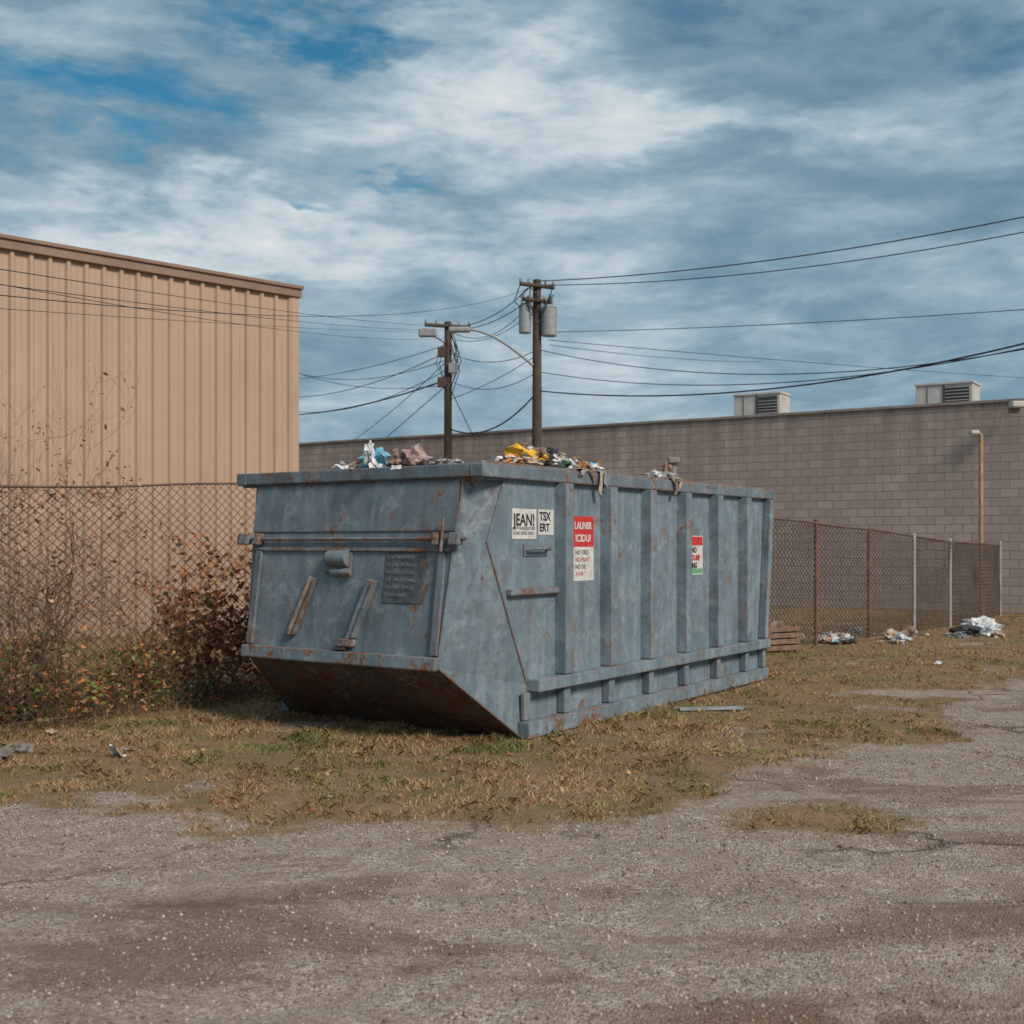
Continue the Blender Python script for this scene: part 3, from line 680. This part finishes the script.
for i in range(4):
    z=.03+i*.09
    box(f'slat_front_{i}',(-.3,-.2,z),(.3,-.18,z+.07),woodm,cr,.003); box(f'slat_back_{i}',(-.3,.18,z),(.3,.2,z+.07),woodm,cr,.003)
    box(f'slat_left_{i}',(-.32,-.2,z),(-.3,.2,z+.07),woodm,cr,.003); box(f'slat_right_{i}',(.3,-.2,z),(.32,.2,z+.07),woodm,cr,.003)
for i,(a_,b_) in enumerate(((-.28,-.17),(.25,-.17),(-.28,.15),(.25,.15))): box(f'corner_{i}',(a_,b_,0),(a_+.03,b_+.03,.4),woodm,cr,.002)
crumple('crate_rubbish',(0,0,.3),(.24,.15,.14),TM['brown'],cr,5,.5)
pk=W(712,F*H/(713-HY)); pb=empty('loose_plank',(pk.x,pk.y,.03),.15)
box('board',(-.32,-.04,0),(.3,.04,.025),simple('pale_board',(.26,.28,.29),.8,.3),pb,.004); box('board_2',(-.2,.06,0),(.45,.11,.02),woodm,pb,.004)
# ---------------------------------------------------------------- utility poles
polem=simple('weathered_pole_wood',(.085,.062,.05),.9,.35,4); ins=simple('insulator',(.28,.27,.26),.4,.2); trm=simple('transformer_grey',(.3,.32,.33),.5,.15); wiremat=simple('wire_black',(.02,.02,.022),.6,.1,bmp=0)
Y1=30.0; q1=W(537,Y1); q2=W(448,32.6); Y2=32.6
def zat(py_,Y): return H-(py_-HY)/F*Y
U1=empty('utility_pole',(q1.x,q1.y,0)); zt1=zat(280,Y1)
cyl('shaft',(0,0,-.1),.15,zt1+.1,polem,U1,16,r2=.105)
def arm(z,w,ang,root,nm,off=.0):
    c_,s_=math.cos(ang),math.sin(ang); a_=[(-w/2*c_,-w/2*s_-off,z),(w/2*c_,w/2*s_-off,z)]
    tube(nm,a_,.055,polem,root,1)
    for i,t in enumerate((-.48,-.25,.25,.48)):
        cyl(f'{nm}_insulator_{i+1}',(w*t*c_,w*t*s_-off,z+.05),.04,.1,ins,root,10,r2=.03)
arm(zat(287,Y1),1.0,.5,U1,'crossarm',.15); arm(zat(302,Y1),.8,.5,U1,'crossarm_lower',.15)
for i,(px_,pt,pb_,r_) in enumerate(((525,307,334,.16),(549,309,337,.2))):
    cx=(px_-537)/F*Y1; zb,zt_=zat(pb_,Y1),zat(pt,Y1)
    cyl(f'transformer_{i+1}',(cx,-.1,zb),r_,zt_-zb,trm,U1,20,bevel=.02); cyl(f'transformer_lid_{i+1}',(cx,-.1,zt_),r_*1.05,.07,trm,U1,20,r2=r_*.6)
    for k in (-1,1): cyl(f'bushing_{i+1}_{k}',(cx+k*.08,-.15,zt_+.05),.03,.22,ins,U1,8,r2=.02)
    tube(f'bracket_{i+1}',[(0,0,zt_-.2),(cx,-.1,zt_-.2)],.03,polem,U1,1)
for i in range(12):
    a_=random.uniform(-.5,.5); b_=random.uniform(-.5,.5); z0=zat(random.uniform(284,300),Y1); z1=zat(random.uniform(300,330),Y1)
    tube(f'jumper_{i+1}',[(a_,-.15,z0),((a_+b_)/2+random.uniform(-.2,.2),-.3,(z0+z1)/2-.1),(b_*.6,-.12,z1)],.014,wiremat,U1,1)
la=[]
for i in range(9):
    t=i/8; la.append(((-4-66*t)/F*Y1,-.1-.3*t,zat(366-34*math.sin(t*math.pi/2)-0*t,Y1)))
tube('streetlight_arm',la,.035,trm,U1,2)
box('streetlight_head',(la[-1][0]-.45,la[-1][1]-.12,la[-1][2]-.08),(la[-1][0]+.1,la[-1][1]+.12,la[-1][2]+.05),trm,U1,.04)
U2=empty('utility_pole',(q2.x,q2.y,0)); zt2=zat(322,Y2)
cyl('shaft',(0,0,-.1),.13,zt2+.1,polem,U2,16,r2=.1)
arm(zat(327,Y2),1.3,.3,U2,'crossarm',.14)
cx=(428-448)/F*Y2
box('streetlight_head',(cx-.25,-.3,zat(338,Y2)),(cx+.25,-.05,zat(330,Y2)),trm,U2,.04)
tube('lamp_bracket',[(0,0,zat(345,Y2)),(-.3,-.1,zat(338,Y2)),(cx,-.17,zat(335,Y2))],.03,trm,U2,2)
for i,z_ in enumerate((352,368,382)):
    box(f'terminal_box_{i+1}',(.02 if i%2 else -.28,-.22,zat(z_+6,Y2)),(.28 if i%2 else -.05,-.08,zat(z_-4,Y2)),trm if i==1 else polem,U2,.02)
for i in range(8):
    z0=zat(random.uniform(328,350),Y2); z1=zat(random.uniform(355,400),Y2); s_=random.choice((-1,1))
    tube(f'jumper_{i+1}',[(s_*.1,-.12,z0),(s_*random.uniform(.2,.4),-.2,(z0+z1)/2),(s_*.08,-.14,z1)],.012,wiremat,U2,1)
# ---------------------------------------------------------------- wires
PW=empty('power_lines'); wc=[0]
def wire3(a,b_,sag,r=.014):
    wc[0]+=1; pts=[]
    for i in range(25):
        t=i/24; p=a.lerp(b_,t); p.z-=sag*4*t*(1-t); pts.append(tuple(p))
    tube(f'wire_{wc[0]}',pts,r,wiremat,PW,1)
def w2(x1,y1,Ya,x2,y2,Yb,sag,r=.014): wire3(W(x1,Ya,y1),W(x2,Yb,y2),sag,r)
w2(541,281,30,1150,190,21,.30,.013); w2(548,285,30,1150,206,21,.35,.011); w2(556,332,30,1150,300,23,.1,.009)
w2(540,350,30,1150,322,22,.8,.011); w2(540,391,30,1150,310,20,.62,.018); w2(540,372,30,1150,318,20.5,.7,.011); w2(550,345,30,760,362,40,.1,.008); w2(548,340,30,1150,385,46,.1,.009)
w2(530,287,30,440,326,32.6,.35,.011); w2(541,290,30,455,330,32.6,.25,.011); w2(533,300,30,452,332,32.6,.5,.009); w2(534,310,30,456,340,32.6,.3,.009)
w2(537,392,30,448,428,32.6,.5,.02); w2(537,350,30,448,352,32.6,.3,.01); w2(537,372,30,448,380,32.6,.35,.01); w2(537,355,30,448,400,32.6,.1,.009)
for (x1,y1,x2,y2,Yb,sg,r) in ((440,326,-120,250,8,.10,.0042),(445,330,-120,268,8,.12,.004),(440,332,-120,300,8,.06,.003),(447,338,-120,262,8,.22,.0035),(530,288,-120,282,8,.45,.0045)):
    w2(x1,y1,32.6 if x1<500 else 30,x2,y2,Yb,sg,r)
for (x1,y1,x2,y2,Yb,sg,r) in ((446,352,260,395,44,.5,.012),(446,345,250,380,44,.3,.010),(446,380,240,414,46,.4,.022),(446,385,250,350,46,.6,.010),(446,360,250,352,46,.8,.010),(446,370,250,400,46,.8,.01),
    (448,384,380,443,37,.0,.012),(448,360,350,443,37.5,.1,.01)):
    w2(x1,y1,32.6,x2,y2,Yb,sg,r)
w2(448,384,32.6,475,440,32.0,.0,.012)
# ---------------------------------------------------------------- world
w=bpy.data.worlds.new('World'); S.world=w; w.use_nodes=True; nt=w.node_tree
bg=nt.nodes['Background']
sundir=Vector((.54,-.64,.64)).normalized(); el=math.asin(sundir.z); az=math.atan2(sundir.x,sundir.y)
sky=nd(nt,'ShaderNodeTexSky'); sky.sky_type='NISHITA'; sky.sun_disc=False; sky.sun_elevation=el; sky.sun_rotation=az
tc=nd(nt,'ShaderNodeTexCoord')
def mp(vec,loc,rot,sc_):
    n=nd(nt,'ShaderNodeMapping'); n.inputs['Location'].default_value=loc; n.inputs['Rotation'].default_value=rot; n.inputs['Scale'].default_value=sc_; L(nt,vec,n.inputs[0]); return n.outputs[0]
Gc=tc.outputs['Generated']
va=mp(Gc,(3.1,1.7,.4),(0,math.radians(8),0),(1,1,2.6)); vb=mp(Gc,(7.3,2.2,1.1),(0,math.radians(-14),0),(1,1,3.4))
A_=nz(nt,va,2.6,7,.6,.15); Bn=nz(nt,vb,6.5,7,.62,.25)
nn=nd(nt,'ShaderNodeTexNoise'); nn.inputs['Scale'].default_value=5; nn.inputs['Detail'].default_value=5; nn.inputs['Roughness'].default_value=.62; L(nt,va,nn.inputs['Vector'])
s0=nd(nt,'ShaderNodeVectorMath',operation='SUBTRACT'); L(nt,nn.outputs['Color'],s0.inputs[0]); s0.inputs[1].default_value=(.5,.5,.5)
s1=nd(nt,'ShaderNodeVectorMath',operation='SCALE'); s1.inputs['Scale'].default_value=.24; L(nt,s0.outputs[0],s1.inputs[0])
s2=nd(nt,'ShaderNodeVectorMath',operation='ADD'); L(nt,Gc,s2.inputs[0]); L(nt,s1.outputs[0],s2.inputs[1])
def feat(px,py,rx,ry):
    d=Vector(((px-512)/F,1,(HY-py)/F)).normalized(); a=rx/F; b=ry/F
    sb=nd(nt,'ShaderNodeVectorMath',operation='SUBTRACT'); L(nt,s2.outputs[0],sb.inputs[0]); sb.inputs[1].default_value=d
    ml=nd(nt,'ShaderNodeVectorMath',operation='MULTIPLY'); L(nt,sb.outputs[0],ml.inputs[0]); ml.inputs[1].default_value=(1/a,1/a,1/b)
    ln=nd(nt,'ShaderNodeVectorMath',operation='LENGTH'); L(nt,ml.outputs[0],ln.inputs[0])
    return math_(nt,'SUBTRACT',1.0,ln.outputs['Value'],True)
def total(fs):
    t=None
    for f,wt in fs:
        q=math_(nt,'MULTIPLY',feat(*f),wt); t=q if t is None else math_(nt,'ADD',t,q)
    return t
blue=total([((40,75,190,60),.55),((350,15,170,45),.6),((430,178,60,26),.6),((335,222,70,22),.9),((200,130,130,40),.28)])
white=total([((470,100,330,90),.75),((330,240,330,60),1.2),((640,110,260,70),.6),((90,225,220,60),.9),((860,95,260,60),.5),((500,340,340,60),.55)])
gray=total([((850,220,330,100),.9),((780,30,300,70),.8),((130,150,220,40),.3)])
dens=math_(nt,'SUBTRACT',math_(nt,'ADD',math_(nt,'MULTIPLY',A_,.65),math_(nt,'MULTIPLY',Bn,.35)),math_(nt,'MULTIPLY',blue,.30))
dens=math_(nt,'ADD',dens,math_(nt,'MULTIPLY',white,.10))
br=math_(nt,'ADD',math_(nt,'MULTIPLY',A_,.45),math_(nt,'MULTIPLY',Bn,.55))
br=math_(nt,'ADD',br,math_(nt,'MULTIPLY',white,.15)); br=math_(nt,'SUBTRACT',br,math_(nt,'MULTIPLY',gray,.10))
cloudc=ramp(nt,br,[(.37,(1.45,2.5,3.4)),(.47,(2.1,3.3,4.2)),(.55,(3.3,4.5,5.3)),(.64,(5.6,6.4,6.9)),(.74,(7.3,7.6,7.8))])
skyb=mixc(nt,1.0,sky.outputs[0],(.26,.8,.88),'MULTIPLY')
cover=ramp(nt,dens,[(.31,0.),(.44,1.)])
col=mixc(nt,cover,skyb,cloudc)
L(nt,col,bg.inputs['Color']); bg.inputs['Strength'].default_value=.1
w.cycles.sampling_method='MANUAL'; w.cycles.sample_map_resolution=256
sl=bpy.data.lights.new('sun','SUN'); sl.energy=3.1; sl.angle=math.radians(15); sl.color=(1,.86,.73)
so=bpy.data.objects.new('sun',sl); so.rotation_euler=sundir.to_track_quat('Z','Y').to_euler(); link(so)
# ---------------------------------------------------------------- camera
cd=bpy.data.cameras.new('camera'); cd.sensor_width=36; cd.lens=F/1024*36; cd.clip_end=4000; cd.clip_start=.1
cd.shift_y=(HY-512)/1024
cd.dof.use_dof=True; cd.dof.focus_distance=9.4; cd.dof.aperture_fstop=3.2
co=bpy.data.objects.new('camera',cd); co.location=(0,0,H); co.rotation_euler=(math.radians(90),0,0); link(co); S.camera=co
